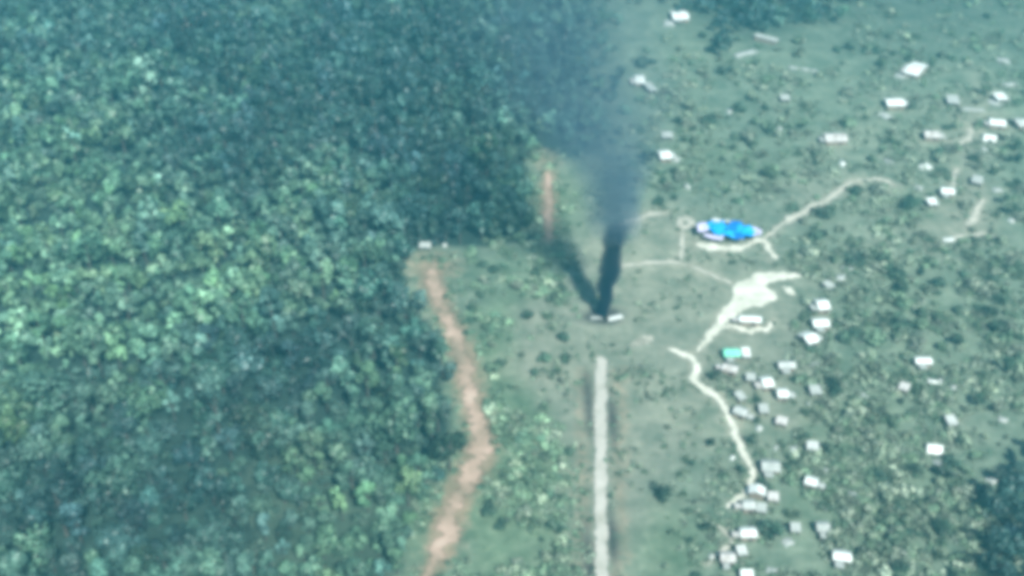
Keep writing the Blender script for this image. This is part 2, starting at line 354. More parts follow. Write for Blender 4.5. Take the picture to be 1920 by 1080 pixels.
# ---------------------------------------------------------------- the ground
xs = np.unique(np.concatenate([np.arange(-330, 331, 3.0), np.array([-3000, -2000, -1300, -900, -650, -480, -400, -360]), np.array([360, 400, 480, 650, 900, 1300, 2000, 3000])]))
ys = np.unique(np.concatenate([np.arange(120, 640, 2.5), np.array([-2600, -1500, -800, -300, -50, 50, 100]), np.array([680, 760, 900, 1200, 1700, 2400, 3400])]))
GX, GY = np.meshgrid(xs, ys); nx, ny = len(xs), len(ys)
gv = np.stack([GX.ravel(), GY.ravel(), np.zeros(nx*ny)], 1)
ii = (np.arange(ny-1)[:, None]*nx + np.arange(nx-1)[None, :]).ravel()
gme = bpy.data.meshes.new('ground'); gme.vertices.add(nx*ny); gme.vertices.foreach_set('co', gv.astype(np.float32).ravel())
q = np.stack([ii, ii+1, ii+nx+1, ii+nx], 1).astype(np.int32)
gme.loops.add(q.size); gme.loops.foreach_set('vertex_index', q.ravel()); gme.polygons.add(len(q))
gme.polygons.foreach_set('loop_start', np.arange(0, q.size, 4, dtype=np.int32)); gme.update()
near = (gv[:, 1] > 100)
zs = [np.zeros(len(gv)) for _ in range(6)]
def in_poly(poly, U, Vv):
    r = np.zeros(U.shape, bool); j = len(poly)-1
    for i in range(len(poly)):
        xi, yi = poly[i]; xj, yj = poly[j]
        if yi != yj: r ^= ((yi > Vv) != (yj > Vv)) & (U < (xj-xi)*(Vv-yi)/(yj-yi)+xi)
        j = i
    return r
for k, z in enumerate(zones(gv[near, 0], gv[near, 1])): zs[k][near] = z
Ug, Vg = proj(gv[near, 0], gv[near, 1])
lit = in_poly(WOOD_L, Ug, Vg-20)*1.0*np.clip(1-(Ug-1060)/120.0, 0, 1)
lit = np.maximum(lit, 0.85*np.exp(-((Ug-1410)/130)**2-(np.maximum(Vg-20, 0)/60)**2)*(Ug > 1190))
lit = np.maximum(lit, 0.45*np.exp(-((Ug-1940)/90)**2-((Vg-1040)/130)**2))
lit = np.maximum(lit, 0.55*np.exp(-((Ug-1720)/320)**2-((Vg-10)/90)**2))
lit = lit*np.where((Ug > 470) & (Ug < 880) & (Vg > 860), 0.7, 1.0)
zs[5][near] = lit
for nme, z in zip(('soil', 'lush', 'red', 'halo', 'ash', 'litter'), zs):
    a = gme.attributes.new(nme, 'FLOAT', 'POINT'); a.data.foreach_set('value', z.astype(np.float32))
m, n, b = mat('ground')
n1 = noise_node(n, 0.06, 6, 0.6); n2 = noise_node(n, 0.35, 6, 0.65); n3 = noise_node(n, 0.018, 4, 0.5)
def attr(name): return nd(n, 'ShaderNodeAttribute', attribute_name=name).outputs['Fac']
def mth(op, a_, b_=0.0, clamp=False):
    k = nd(n, 'ShaderNodeMath', operation=op); k.use_clamp = clamp
    for s, v in zip(k.inputs, (a_, b_)):
        if isinstance(v, (int, float)): s.default_value = v
        else: n.links.new(v, s)
    return k.outputs[0]
grass = ramp(n, n2.outputs['Fac'], [(0.25, (0.078, 0.120, 0.084)), (0.5, (0.115, 0.162, 0.118)), (0.75, (0.165, 0.210, 0.158))]).outputs[0]
lushc = ramp(n, n2.outputs['Fac'], [(0.25, (0.060, 0.105, 0.065)), (0.5, (0.095, 0.150, 0.095)), (0.75, (0.14, 0.195, 0.130))]).outputs[0]
soilc = ramp(n, n2.outputs['Fac'], [(0.25, (0.115, 0.145, 0.106)), (0.5, (0.162, 0.190, 0.145)), (0.75, (0.215, 0.235, 0.185))]).outputs[0]
redc = ramp(n, n2.outputs['Fac'], [(0.25, (0.13, 0.12, 0.08)), (0.5, (0.20, 0.17, 0.115)), (0.75, (0.28, 0.23, 0.17))]).outputs[0]
haloc = ramp(n, n2.outputs['Fac'], [(0.3, (0.17, 0.18, 0.135)), (0.7, (0.27, 0.275, 0.22))]).outputs[0]
def brk(a_, src, gain=1.0):
    # break an even zone up with noise so that it ends raggedly
    x = mth('ADD', mth('MULTIPLY', a_, 1.6), mth('MULTIPLY', mth('SUBTRACT', src.outputs['Fac'], 0.5), 2.4*gain))
    x = mth('SUBTRACT', x, 0.3, True)
    return mth('MULTIPLY', x, mth('GREATER_THAN', a_, 0.02))
c = mix(n, brk(attr('lush'), n1), grass, lushc)
c = mix(n, brk(attr('soil'), n1, 0.8), c, soilc)
c = mix(n, brk(attr('halo'), n2, 0.8), c, haloc)
c = mix(n, brk(attr('red'), n2, 0.8), c, redc)
c = mix(n, brk(attr('ash'), n2, 0.6), c, (0.05, 0.055, 0.05))
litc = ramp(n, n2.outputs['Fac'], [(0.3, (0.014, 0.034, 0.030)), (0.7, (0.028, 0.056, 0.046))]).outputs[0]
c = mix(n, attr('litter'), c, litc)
big = ramp(n, n3.outputs['Fac'], [(0.3, (0.85, 0.9, 0.92)), (0.7, (1.12, 1.1, 1.08))]).outputs[0]
c = mix(n, 1.0, c, big, 'MULTIPLY')
mot = ramp(n, noise_node(n, 0.11, 5, 0.6).outputs['Fac'], [(0.36, (0.74, 0.82, 0.80)), (0.5, (1.0, 1.0, 1.0)), (0.66, (1.30, 1.26, 1.26))]).outputs[0]
c = mix(n, 1.0, c, mot, 'MULTIPLY')
n.links.new(c, b.inputs['Base Color']); b.inputs['Roughness'].default_value = 0.95
bp = nd(n, 'ShaderNodeBump'); bp.inputs['Strength'].default_value = 0.8; bp.inputs['Distance'].default_value = 0.5
n.links.new(n2.outputs['Fac'], bp.inputs['Height']); n.links.new(bp.outputs[0], b.inputs['Normal'])
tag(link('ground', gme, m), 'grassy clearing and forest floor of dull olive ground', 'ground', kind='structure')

# ---------------------------------------------------------------- paths, tracks and bare patches
LAYER = [0]
def ribbon(name, pts, material, label, cat, rough=0.35, zz=None, wscale=1.0):
    P = spline(pts, 2.5)
    LAYER[0] += 1; z = zz if zz is not None else 0.02 + 0.006*LAYER[0]
    W = np.array([at(x, y)[:2] for x, y, _ in P])
    T = np.gradient(W, axis=0); T /= np.linalg.norm(T, axis=1)[:, None]+1e-9
    v, f, ed = [], [], []
    K = 6
    for i, (x, y, wd) in enumerate(P):
        # a path seen end on shows its width across; one running sideways is foreshortened
        nrm = np.array([-T[i, 1], T[i, 0]])
        k = ppm(x, y)*math.hypot(nrm[0], nrm[1]*0.62)
        hw = 0.5*wd*wscale/k
        end = min(1.0, 0.35+0.25*min(i, len(P)-1-i))
        wob = lambda sd_: max(0.25, 1+rough*(1.6*fbm(W[i, 0], W[i, 1], 0.22, sd_)+1.2*fbm(W[i, 0], W[i, 1], 0.9, sd_+20)))
        a = hw*end*wob(3.1); c_ = hw*end*wob(9.7)
        for j in range(K+1):
            s = -a + (a+c_)*j/K
            p = W[i] + nrm*s
            v.append((p[0], p[1], z)); ed.append(abs(2*j/K-1))
        if i:
            o = (i-1)*(K+1)
            for j in range(K): f.append((o+j, o+j+1, o+j+K+2, o+j+K+1))
    me = pydata(name, v, f); a_ = me.attributes.new('edge', 'FLOAT', 'POINT'); a_.data.foreach_set('value', np.array(ed, np.float32))
    return tag(link(name, me, material), label, cat, kind='structure')
def patch(name, pts, material, label, cat, soft=0.25):
    LAYER[0] += 1; z = 0.02+0.006*LAYER[0]
    P = np.array(pts, float); P = np.vstack([P, P[:1]]); P = np.hstack([P, np.ones((len(P), 1))])
    Q = spline(P, 1.5)[:-1]
    v = []
    for x, y, _ in Q:
        p = at(x, y); 
        v.append((p[0]+0.8*fbm(p[0], p[1], 0.35, 1.0)+0.45*fbm(p[0], p[1], 1.1, 11.0), p[1]+0.9*fbm(p[0], p[1], 0.35, 5.0)+0.7*fbm(p[0], p[1], 1.1, 15.0), z))
    bm = bmesh.new(); bv = [bm.verts.new(p) for p in v]
    es = [bm.edges.new((bv[i], bv[(i+1) % len(bv)])) for i in range(len(bv))]
    bmesh.ops.triangle_fill(bm, edges=es, use_beauty=True)
    bmesh.ops.recalc_face_normals(bm, faces=bm.faces)
    for fc in bm.faces:
        if fc.normal.z < 0: fc.normal_flip()
    me = bpy.data.meshes.new(name); bm.to_mesh(me); bm.free()
    a_ = me.attributes.new('edge', 'FLOAT', 'POINT'); a_.data.foreach_set('value', np.full(len(me.vertices), soft, np.float32))
    return tag(link(name, me, material), label, cat, kind='structure')
ribbon('dirt_path', RED_PATH, M['redsoil'], 'winding reddish bare earth path along the forest edge', 'path', 0.55, wscale=0.92)
ribbon('dirt_path', RED_SPUR, M['redsoil'], 'short straight reddish path running into the trees behind the smoke', 'path')
ribbon('track', TRACK, M['track'], 'straight pale gravel track leading up to the smoking wreck', 'track', 0.14, wscale=1.05)
ribbon('footpath', VILLAGE_PATH, M['sand'], 'wandering pale sandy path between the clearing and the huts', 'path', 0.4)
ribbon('footpath', SAND_NECK, M['sand'], 'narrow sandy path joining the wandering path to the bright sand', 'path', 0.4)
for nm, pts, lab in PLOT_EDGES: ribbon(nm, pts, M['sand' if 'hugging' in lab or 'loop' in lab else 'footpath'], lab, 'path', 0.5, wscale=1.05)
for pts, lab, _ in SAND_AREAS: patch('sand_patch', pts, M['sand' if 'bright' in lab else 'footpath'], lab, 'bare ground', 0.35 if 'bright' in lab else 0.65)

# ---------------------------------------------------------------- trees and bushes
def crown_quads(r, height, base, clumps, leaves, size, seed, squash=0.8, tall=0.0):
    """loose leaf faces on the skins of many small clumps spread through a crown's volume"""
    g = np.random.default_rng(seed); out = []; val = []
    for c in range(clumps):
        a = g.uniform(0, 2*math.pi); rad = r*math.sqrt(g.uniform(0, 1))*0.80
        hz = base + height*g.uniform(0.0, 1.0)*(1-0.5*(rad/r)**2)
        cc = np.array([rad*math.cos(a), rad*math.sin(a), hz])
        cr = r*g.uniform(0.24, 0.62)
        n_ = int(leaves*g.uniform(0.7, 1.3))
        d = g.normal(size=(n_, 3)); d[:, 2] = d[:, 2]+0.35; d /= np.linalg.norm(d, axis=1)[:, None]
        p = cc + d*cr*g.uniform(0.65, 1.12, (n_, 1))*np.array([1, 1, squash])
        nrm = d + g.normal(size=(n_, 3))*0.45; nrm /= np.linalg.norm(nrm, axis=1)[:, None]
        t = np.cross(nrm, g.normal(size=(n_, 3))); t /= np.linalg.norm(t, axis=1)[:, None]+1e-9
        bt = np.cross(nrm, t)
        s = size*g.uniform(0.6, 1.35, (n_, 1)); s2 = s*g.uniform(0.45, 0.8, (n_, 1))
        out.append(np.stack([p-t*s, p-bt*s2+nrm*0.08, p+t*s, p+bt*s2+nrm*0.08], 1))
        cv = g.uniform(0.15, 0.85)
        val.append(np.clip(cv+g.normal(size=n_)*0.16, 0, 1))
    return np.concatenate(out).reshape(-1, 3), np.repeat(np.concatenate(val), 4)
def tube_mesh(segs, sides=6):
    v, f = [], []
    for pts in segs:
        o = len(v)
        for i, (p, r) in enumerate(pts):
            for k in range(sides):
                a = 2*math.pi*k/sides; v.append((p[0]+r*math.cos(a), p[1]+r*math.sin(a), p[2]))
            if i:
                for k in range(sides):
                    a0 = o+(i-1)*sides+k; a1 = o+(i-1)*sides+(k+1) % sides
                    f.append((a0, a1, a1+sides, a0+sides))
        f.append(tuple(o+(len(pts)-1)*sides+k for k in range(sides)))
    return v, f
def trunk_segs(h, r0, lean, seed, limbs=4, spread=1.5):
    g = random.Random(seed)
    tops = [((0, 0, -0.1), r0*1.35), ((lean*0.2, 0, h*0.25), r0), ((lean*0.6, lean*0.3, h*0.6), r0*0.7), ((lean, lean*0.5, h), r0*0.3)]
    segs = [tops]
    for k in range(limbs):
        a = 2*math.pi*(k+g.random()*0.6)/limbs; s = spread*g.uniform(0.7, 1.1); z0 = h*g.uniform(0.45, 0.75)
        segs.append([((lean*0.5, lean*0.2, z0), r0*0.4), ((s*0.5*math.cos(a), s*0.5*math.sin(a), z0+h*0.12), r0*0.28), ((s*math.cos(a), s*math.sin(a), z0+h*0.28), r0*0.12)])
    return segs

def leaf_mesh(name, V, val, mname):
    nq = len(V)//4; me = quads_mesh(name, V, nq)
    a = me.attributes.new('leafv', 'FLOAT', 'POINT'); a.data.foreach_set('value', val.astype(np.float32))
    me.materials.append(M[mname]); me.update(); return me
TREES = []      # (crown mesh, trunk mesh, far crown arrays, trunk arrays)
for k in range(8):
    r = [2.9, 3.6, 2.4, 3.3, 2.8, 4.0, 2.2, 3.1][k]; hh = [3.6, 3.2, 5.4, 3.0, 4.4, 3.8, 6.2, 4.6][k]; bs = [2.4, 2.6, 2.6, 2.2, 3.0, 2.8, 2.6, 3.2][k]
    V, val = crown_quads(r, hh, bs, 9, 62, 0.36, 100+k)
    Vf, vf = crown_quads(r, hh, bs, 6, 38, 0.55, 200+k)
    sg = trunk_segs(bs+hh*0.7, 0.20, 0.3*(k % 3-1), k, 5, r*0.75)
    TREES.append((leaf_mesh('crown', V, val, 'leaf'), pydata('trunk', *tube_mesh(sg)), (Vf, vf), tube_mesh([sg[0]], 4)))
    TREES[-1][1].materials.append(M['bark'])
BUSHES = []
for k in range(6):
    r = [1.3, 1.0, 1.5, 1.2, 0.9, 1.7][k]; hh = [1.1, 1.3, 1.2, 1.6, 1.0, 1.5][k]
    V, val = crown_quads(r, hh, 0.35, 9, 30, 0.24, 300+k)
    sg = trunk_segs(0.35+hh*0.6, 0.07, 0.05, 50+k, 4, r*0.6)
    BUSHES.append((leaf_mesh('foliage', V, val, 'leaf'), pydata('stem', *tube_mesh(sg, 5))))
    BUSHES[-1][1].materials.append(M['bark'])

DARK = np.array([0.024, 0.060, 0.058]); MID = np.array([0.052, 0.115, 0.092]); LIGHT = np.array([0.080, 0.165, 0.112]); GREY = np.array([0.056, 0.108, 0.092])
LIT = [(190, 560, 270, 150, 1.25), (640, 500, 170, 70, 0.7), (660, 970, 170, 130, 0.8), (120, 300, 200, 90, 0.55), (360, 420, 200, 80, 0.5), (970, 400, 50, 70, 0.5), (790, 760, 60, 120, 0.5), (560, 830, 120, 60, 0.4), (60, 760, 100, 60, 0.4)]  # lighter species and patches of light on the canopy, both as leaf tint
DRK = [(860, 380, 130, 90, 1.1), (1410, 30, 150, 80, 1.1), (1900, 1000, 110, 120, 0.9), (760, 180, 260, 190, 0.9), (400, 60, 400, 110, 0.7), (560, 660, 230, 75, 0.9), (330, 960, 330, 120, 0.4), (60, 960, 160, 130, 0.3), (480, 260, 150, 90, 0.5)]  # darker species and broad soft cloud shadows, both painted into the leaf tint
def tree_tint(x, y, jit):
    """lighter and darker stands, cloud light and shade put into the leaf colour, and the odd tree that differs from its neighbours"""
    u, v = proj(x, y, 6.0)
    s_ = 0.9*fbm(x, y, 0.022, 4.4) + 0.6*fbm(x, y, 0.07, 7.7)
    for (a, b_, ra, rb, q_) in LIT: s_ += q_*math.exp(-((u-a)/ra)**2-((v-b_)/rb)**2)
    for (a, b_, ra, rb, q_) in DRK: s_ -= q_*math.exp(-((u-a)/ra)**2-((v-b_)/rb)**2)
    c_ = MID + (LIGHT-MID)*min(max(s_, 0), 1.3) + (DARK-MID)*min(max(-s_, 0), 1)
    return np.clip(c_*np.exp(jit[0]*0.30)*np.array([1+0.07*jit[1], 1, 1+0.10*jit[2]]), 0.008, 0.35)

def inside(poly, x, y):
    r = False; j = len(poly)-1
    for i in range(len(poly)):
        xi, yi = poly[i]; xj, yj = poly[j]
        if (yi > y) != (yj > y) and x < (xj-xi)*(y-yi)/(yj-yi)+xi: r = not r
        j = i
    return r
spots = []
grid = {}
def try_spot(x, y, dmin):
    kx, ky = int(x//8), int(y//8)
    for i in (-1, 0, 1):
        for j in (-1, 0, 1):
            for (a, b_, _) in grid.get((kx+i, ky+j), ()):
                if (a-x)**2+(b_-y)**2 < dmin*dmin: return False
    return True
for poly, code in ((WOOD_L, 'l'), (WOOD_T, 't'), (WOOD_BR, 'b')):
    cs = [at(px, py, 5)[:2] for px, py in poly]
    x0, y0 = np.min(cs, 0); x1, y1 = np.max(cs, 0)
    n_try = int((x1-x0)*(y1-y0)/1.5)
    for _ in range(n_try):
        x = rng.uniform(x0, x1); y = rng.uniform(y0, y1)
        u, v = proj(x, y, 5)
        if u < -130 or u > 2050 or v > 1170 or v < -75: continue
        if not inside(poly, u+(18 if code == 'l' else 60)*fbm(x, y, 0.04, 21.0), v+(14 if code == 'l' else 45)*fbm(x, y, 0.04, 31.0)): continue
        if any(abs(u-t_[0]) < t_[2]*0.6+16 and -14 < v-t_[1] < 42 for t_ in THINGS): continue
        if code == 'l' and u > 1030 and v < 300 and fbm(x, y, 0.06, 17.0) < rng.uniform(-0.3, 0.3)+(u-1120)/90.0: continue
        if code != 'l' and fbm(x, y, 0.05, 12.0) < rng.uniform(-0.3, 0.3) + ((v-10)/80.0 if code == 't' else max(0, 1880-u)/60.0): continue
        if seg_near := (code == 'l' and 1000 < u < 1060 and 235 < v < 450): continue
        dm = min(5.2, 4.4 + 1.0*fbm(x, y, 0.03, 8.0))*(0.8 if (code == 'l' and 480 < u < 860 and v > 860) else 1.0)
        if not try_spot(x, y, dm): continue
        s = float(np.clip(np.exp(rng.normal()*0.32), 0.5, 1.9))
        if code == 'l' and 480 < u < 860 and v > 860: s *= 0.72
        if code == 'l' and (u > 960 and v < 440): s *= 0.7
        grid.setdefault((int(x//8), int(y//8)), []).append((x, y, s)); spots.append((x, y, s, u, v, code))
spots.sort(key=lambda t: -t[4] if (-20 < t[3] < 1940 and t[4] < 1115) else 5000)
NEAR_N = 300
def tree_label(u, v, code, s, tint):
    size = 'small' if s < 0.8 else ('broad' if s > 1.25 else 'middling')
    hue = 'pale green' if tint[1] > 0.135 else ('dark blue green' if tint[1] < 0.085 else 'mid green')
    if code == 'b': where, grp = 'in the wood filling the lower right corner', 'trees of the lower right corner wood'
    elif u > 480 and v > 860: where, grp = 'between the left wood and the red path, near the bottom', 'low trees beside the red path'
    elif u > 640: where, grp = 'lining the left side of the red path', 'trees lining the red path'
    else:
        col = 'at the left edge' if u < 160 else ('farther from the left edge' if u > 320 else 'near the left edge')
        row = 'along the bottom' if v > 960 else 'above the bottom row'
        where, grp = row+', '+col, 'canopy trees '+row+' '+col
    return size+' '+hue+' tree '+where, grp
for i, (x, y, s, u, v, code) in enumerate(spots[:NEAR_N]):
    k = int(rng.integers(8)); jit = rng.normal(size=3)
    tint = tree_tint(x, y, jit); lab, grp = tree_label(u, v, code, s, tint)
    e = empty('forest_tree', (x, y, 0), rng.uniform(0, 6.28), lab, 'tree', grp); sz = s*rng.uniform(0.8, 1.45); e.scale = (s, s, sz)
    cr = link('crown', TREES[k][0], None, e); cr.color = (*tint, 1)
    link('trunk', TREES[k][1], None, e)
def mass(name, items, label, cat, crowns, trunks=True):
    Vs, Vals, Tints, TV, TF, off = [], [], [], [], [], 0
    for (x, y, s, k, tint, rz, sz) in items:
        V, val = crowns[k][2]
        c_, s_ = math.cos(rz), math.sin(rz)
        P = V*np.array([s, s, sz]); P = np.stack([P[:, 0]*c_-P[:, 1]*s_+x, P[:, 0]*s_+P[:, 1]*c_+y, P[:, 2]], 1)
        Vs.append(P); Vals.append(val); Tints.append(np.repeat(tint[None, :], len(P), 0))
        if trunks:
            tv, tf = crowns[k][3]; tv = np.array(tv)*np.array([s, s, sz])+np.array([x, y, 0]); TV.append(tv)
            TF += [tuple(j+off for j in f_) for f_ in tf]; off += len(tv)
    V = np.concatenate(Vs); val = np.concatenate(Vals); tint = np.concatenate(Tints); nq = len(V)//4
    if trunks: TV = np.concatenate(TV)
    nt_ = len(TV) if trunks else 0
    me = bpy.data.meshes.new(name)
    allv = np.concatenate([V, TV]) if trunks else V
    me.vertices.add(len(allv)); me.vertices.foreach_set('co', allv.astype(np.float32).ravel())
    li = [np.arange(4*nq, dtype=np.int32)]; ls = [np.arange(0, 4*nq, 4, dtype=np.int32)]
    if trunks:
        flat = np.array([j for f_ in TF for j in f_], dtype=np.int32)+len(V); lens = np.array([len(f_) for f_ in TF])
        li.append(flat); ls.append((4*nq+np.concatenate([[0], np.cumsum(lens)[:-1]])).astype(np.int32))
    li = np.concatenate(li); ls = np.concatenate(ls)
    me.loops.add(len(li)); me.loops.foreach_set('vertex_index', li); me.polygons.add(len(ls)); me.polygons.foreach_set('loop_start', ls)
    mi = np.zeros(len(ls), np.int32); mi[nq:] = 1
    me.materials.append(M['leafs']); me.materials.append(M['bark']); me.polygons.foreach_set('material_index', mi)
    a = me.attributes.new('leafv', 'FLOAT', 'POINT'); a.data.foreach_set('value', np.concatenate([val, np.zeros(nt_)]).astype(np.float32))
    a = me.attributes.new('tint', 'FLOAT_COLOR', 'POINT')
    tc_ = np.concatenate([np.hstack([tint, np.ones((len(tint), 1))]), np.ones((nt_, 4))]); a.data.foreach_set('color', tc_.astype(np.float32).ravel())
    me.update(); me.validate()
    return tag(link(name, me), label, cat, kind='stuff')
far = []
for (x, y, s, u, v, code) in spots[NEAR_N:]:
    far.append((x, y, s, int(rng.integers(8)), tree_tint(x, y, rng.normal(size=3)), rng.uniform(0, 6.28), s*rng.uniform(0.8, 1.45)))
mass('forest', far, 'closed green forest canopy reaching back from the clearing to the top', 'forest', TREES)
print('trees', len(spots))

# ---------------------------------------------------------------- huts, tents, sheets and heaps
def gable(e, wd, dp, hw, rise, roofm):
    x, y = wd/2, dp/2
    v = [(-x, -y, 0), (x, -y, 0), (x, y, 0), (-x, y, 0), (-x, -y, hw), (x, -y, hw), (x, y, hw), (-x, y, hw), (-x, 0, hw+rise*0.97), (x, 0, hw+rise*0.97)]
    f = [(0, 1, 5, 4), (2, 3, 7, 6), (1, 2, 6, 9, 5), (3, 0, 4, 8, 7)]
    link('wall', pydata('wall', v, f), M['wood'], e)
    ov = 0.35; t = 0.08; sl = rise/y
    for sgn in (-1, 1):
        a, b_ = (-x-ov, x+ov); ye = sgn*(y+ov); ze = hw-sl*ov
        pts = []
        for i in range(7):
            xx = a+(b_-a)*i/6; dz = 0.05*math.sin(i*2.3+wd)
            pts += [(xx, 0.0, hw+rise+0.05+dz*0.4), (xx, ye, ze+0.05+dz)]
        nn = len(pts); v = pts+[(p[0], p[1], p[2]-t) for p in pts]; f = []
        for i in range(6):
            a0 = 2*i; f += [(a0, a0+1, a0+3, a0+2), (nn+a0, nn+a0+2, nn+a0+3, nn+a0+1), (a0+1, nn+a0+1, nn+a0+3, a0+3), (a0, a0+2, nn+a0+2, nn+a0)]
        f += [(0, nn, nn+1, 1), (nn-2, nn-1, 2*nn-1, 2*nn-2)]
        link('roof', pydata('roof', v, f), roofm, e)
    dv = [(-0.45+wd*0.15, -y-0.05, 0), (0.45+wd*0.15, -y-0.05, 0), (0.45+wd*0.15, -y-0.05, min(1.9, hw-0.1)), (-0.45+wd*0.15, -y-0.05, min(1.9, hw-0.1))]
    dv += [(p[0], -y+0.02, p[2]) for p in dv]
    link('door', pydata('door', dv, [(0, 1, 2, 3), (1, 5, 6, 2), (0, 3, 7, 4), (3, 2, 6, 7)]), M['door'], e)
def awning(e, wd, dp, hw, side, m_, sd):
    """a sagging sheet on two posts against one end or the front of a hut"""
    aw, ad = (wd*0.55, 1.9) if side == 0 else (1.9, dp*0.7)
    cx, cy_ = ((-wd*0.18, -dp/2-0.30-ad/2) if side == 0 else (side*(wd/2+0.32+aw/2), -dp*0.1))
    fn = lambda x, y: hw-0.28+0.10*mnoise.noise(Vector((x+sd, y, sd)))-0.10*max(0, 1-(2*x/aw)**2)
    o = link('awning', sheet_mesh('awning', aw, ad, fn, 6, 6, 0.05, sd, 0.10), m_, e); o.location = (cx, cy_, 0)
    for sx, sy in (((-1, -1), (1, -1)) if side == 0 else ((side, -1), (side, 1))):
        link('awning_post', pydata('awning_post', *tube_mesh([[((sx*aw*0.42, sy*ad*0.42, -0.05), 0.06), ((sx*aw*0.42, sy*ad*0.42, hw-0.36), 0.06)]], 5)), M['wood'], o)
def lean_to(e, wd, dp, hw, rise, roofm):
    x, y = wd/2, dp/2
    v = [(-x, -y, 0), (x, -y, 0), (x, y, 0), (-x, y, 0), (-x, -y, hw), (x, -y, hw), (x, y, hw+rise), (-x, y, hw+rise)]
    link('wall', pydata('wall', v, [(2, 3, 7, 6), (1, 2, 6, 5), (3, 0, 4, 7)]), M['wood'], e)
    for px in (-x+0.1, x-0.1):
        link('post', pydata('post', *tube_mesh([[((px, -y+0.08, -0.05), 0.07), ((px, -y+0.08, hw-0.03), 0.06)]], 6)), M['wood'], e)
    ov = 0.3; sl = rise/dp; N = 6; pts = []
    for i in range(N+1):
        xx = -x-ov+(wd+2*ov)*i/N; dz = 0.06*math.sin(i*1.9+dp)
        pts += [(xx, -y-ov, hw-sl*ov+0.06+dz), (xx, y+ov, hw+rise+sl*ov+0.06-dz*0.5)]
    nn = len(pts); v = pts+[(p[0], p[1], p[2]-0.07) for p in pts]; f = []
    for i in range(N):
        a0 = 2*i; f += [(a0, a0+2, a0+3, a0+1), (nn+a0, nn+a0+1, nn+a0+3, nn+a0+2), (a0, nn+a0, nn+a0+2, a0+2), (a0+1, a0+3, nn+a0+3, nn+a0+1)]
    f += [(0, 1, nn+1, nn), (nn-2, 2*nn-2, 2*nn-1, nn-1)]
    link('roof', pydata('roof', v, f), roofm, e)
def sheet_mesh(name, wd, dp, fn, N=14, Mm=10, t=0.05, seed=0.0, ragged=0.12):
    """a cloth or plastic sheet with thickness; fn(x, y) is its height"""
    top = []
    for j in range(Mm+1):
        for i in range(N+1):
            a, b_ = i/N*2-1, j/Mm*2-1
            rr = 1+ragged*mnoise.noise(Vector((a*1.7+seed, b_*1.7, seed*2)))*2
            x, y = a*wd/2*rr, b_*dp/2*rr
            top.append((x, y, fn(x, y)))
    nn = len(top); v = top+[(p[0], p[1], p[2]-t) for p in top]; f = []; Wd = N+1
    for j in range(Mm):
        for i in range(N):
            a0 = j*Wd+i; f += [(a0, a0+1, a0+Wd+1, a0+Wd), (nn+a0, nn+a0+Wd, nn+a0+Wd+1, nn+a0+1)]
    for i in range(N):
        f += [(i, nn+i, nn+i+1, i+1)]; a0 = Mm*Wd+i; f += [(a0, a0+1, nn+a0+1, nn+a0)]
    for j in range(Mm):
        a0 = j*Wd; f += [(a0, a0+Wd, nn+a0+Wd, nn+a0)]; a0 = j*Wd+N; f += [(a0, nn+a0, nn+a0+Wd, a0+Wd)]
    return pydata(name, v, f, True)
def tent(e, wd, dp, h, m_):
    sd = wd*3.1+dp
    fn = lambda x, y: max(0.10, h*(1-abs(y)/(dp*0.5))*(0.93+0.07*math.cos(x*3)) + 0.05*mnoise.noise(Vector((x, y, sd))))
    link('cover', sheet_mesh('cover', wd, dp, fn, 12, 10, 0.05, sd, 0.04), m_, e)
    for sx in (-0.42, 0.42):
        link('pole', pydata('pole', *tube_mesh([[((sx*wd, 0, -0.05), 0.05), ((sx*wd, 0, h*0.88), 0.05)]], 6)), M['wood'], e)
def tarp(name, loc, rz, wd, dp, m_, sd):
    fn = lambda x, y: 0.14+0.28*abs(mnoise.fractal(Vector((x*0.5+sd, y*0.5, sd)), 0.9, 2, 3))+0.25*max(0, 1-(x/wd*2.2)**2-(y/dp*2.2)**2)
    o = link(name, sheet_mesh(name, wd, dp, fn, 12, 10, 0.1, sd, 0.2), m_); o.location = loc; o.rotation_euler = (0, 0, rz); return o
def heap(name, loc, rz, wd, dp, h, m_, sd):
    v, f = [], []; R, A = 7, 20
    for i in range(R+1):
        t = i/R
        for k in range(A):
            a = 2*math.pi*k/A; q_ = 1+0.35*mnoise.noise(Vector((math.cos(a)*1.3+sd, math.sin(a)*1.3, sd)))
            x, y = math.cos(a)*t*wd/2*q_, math.sin(a)*t*dp/2*q_
            z = h*(1-t**1.6)*(1+0.3*mnoise.noise(Vector((x*1.1+sd, y*1.1, sd))))
            v.append((x, y, z if i < R else -0.05))
    for i in range(R):
        for k in range(A):
            a0 = i*A+k; a1 = i*A+(k+1) % A; f.append((a0, a0+A, a1+A, a1))
    o = link(name, pydata(name, v, f, True), m_); o.location = loc; o.rotation_euler = (0, 0, rz); return o

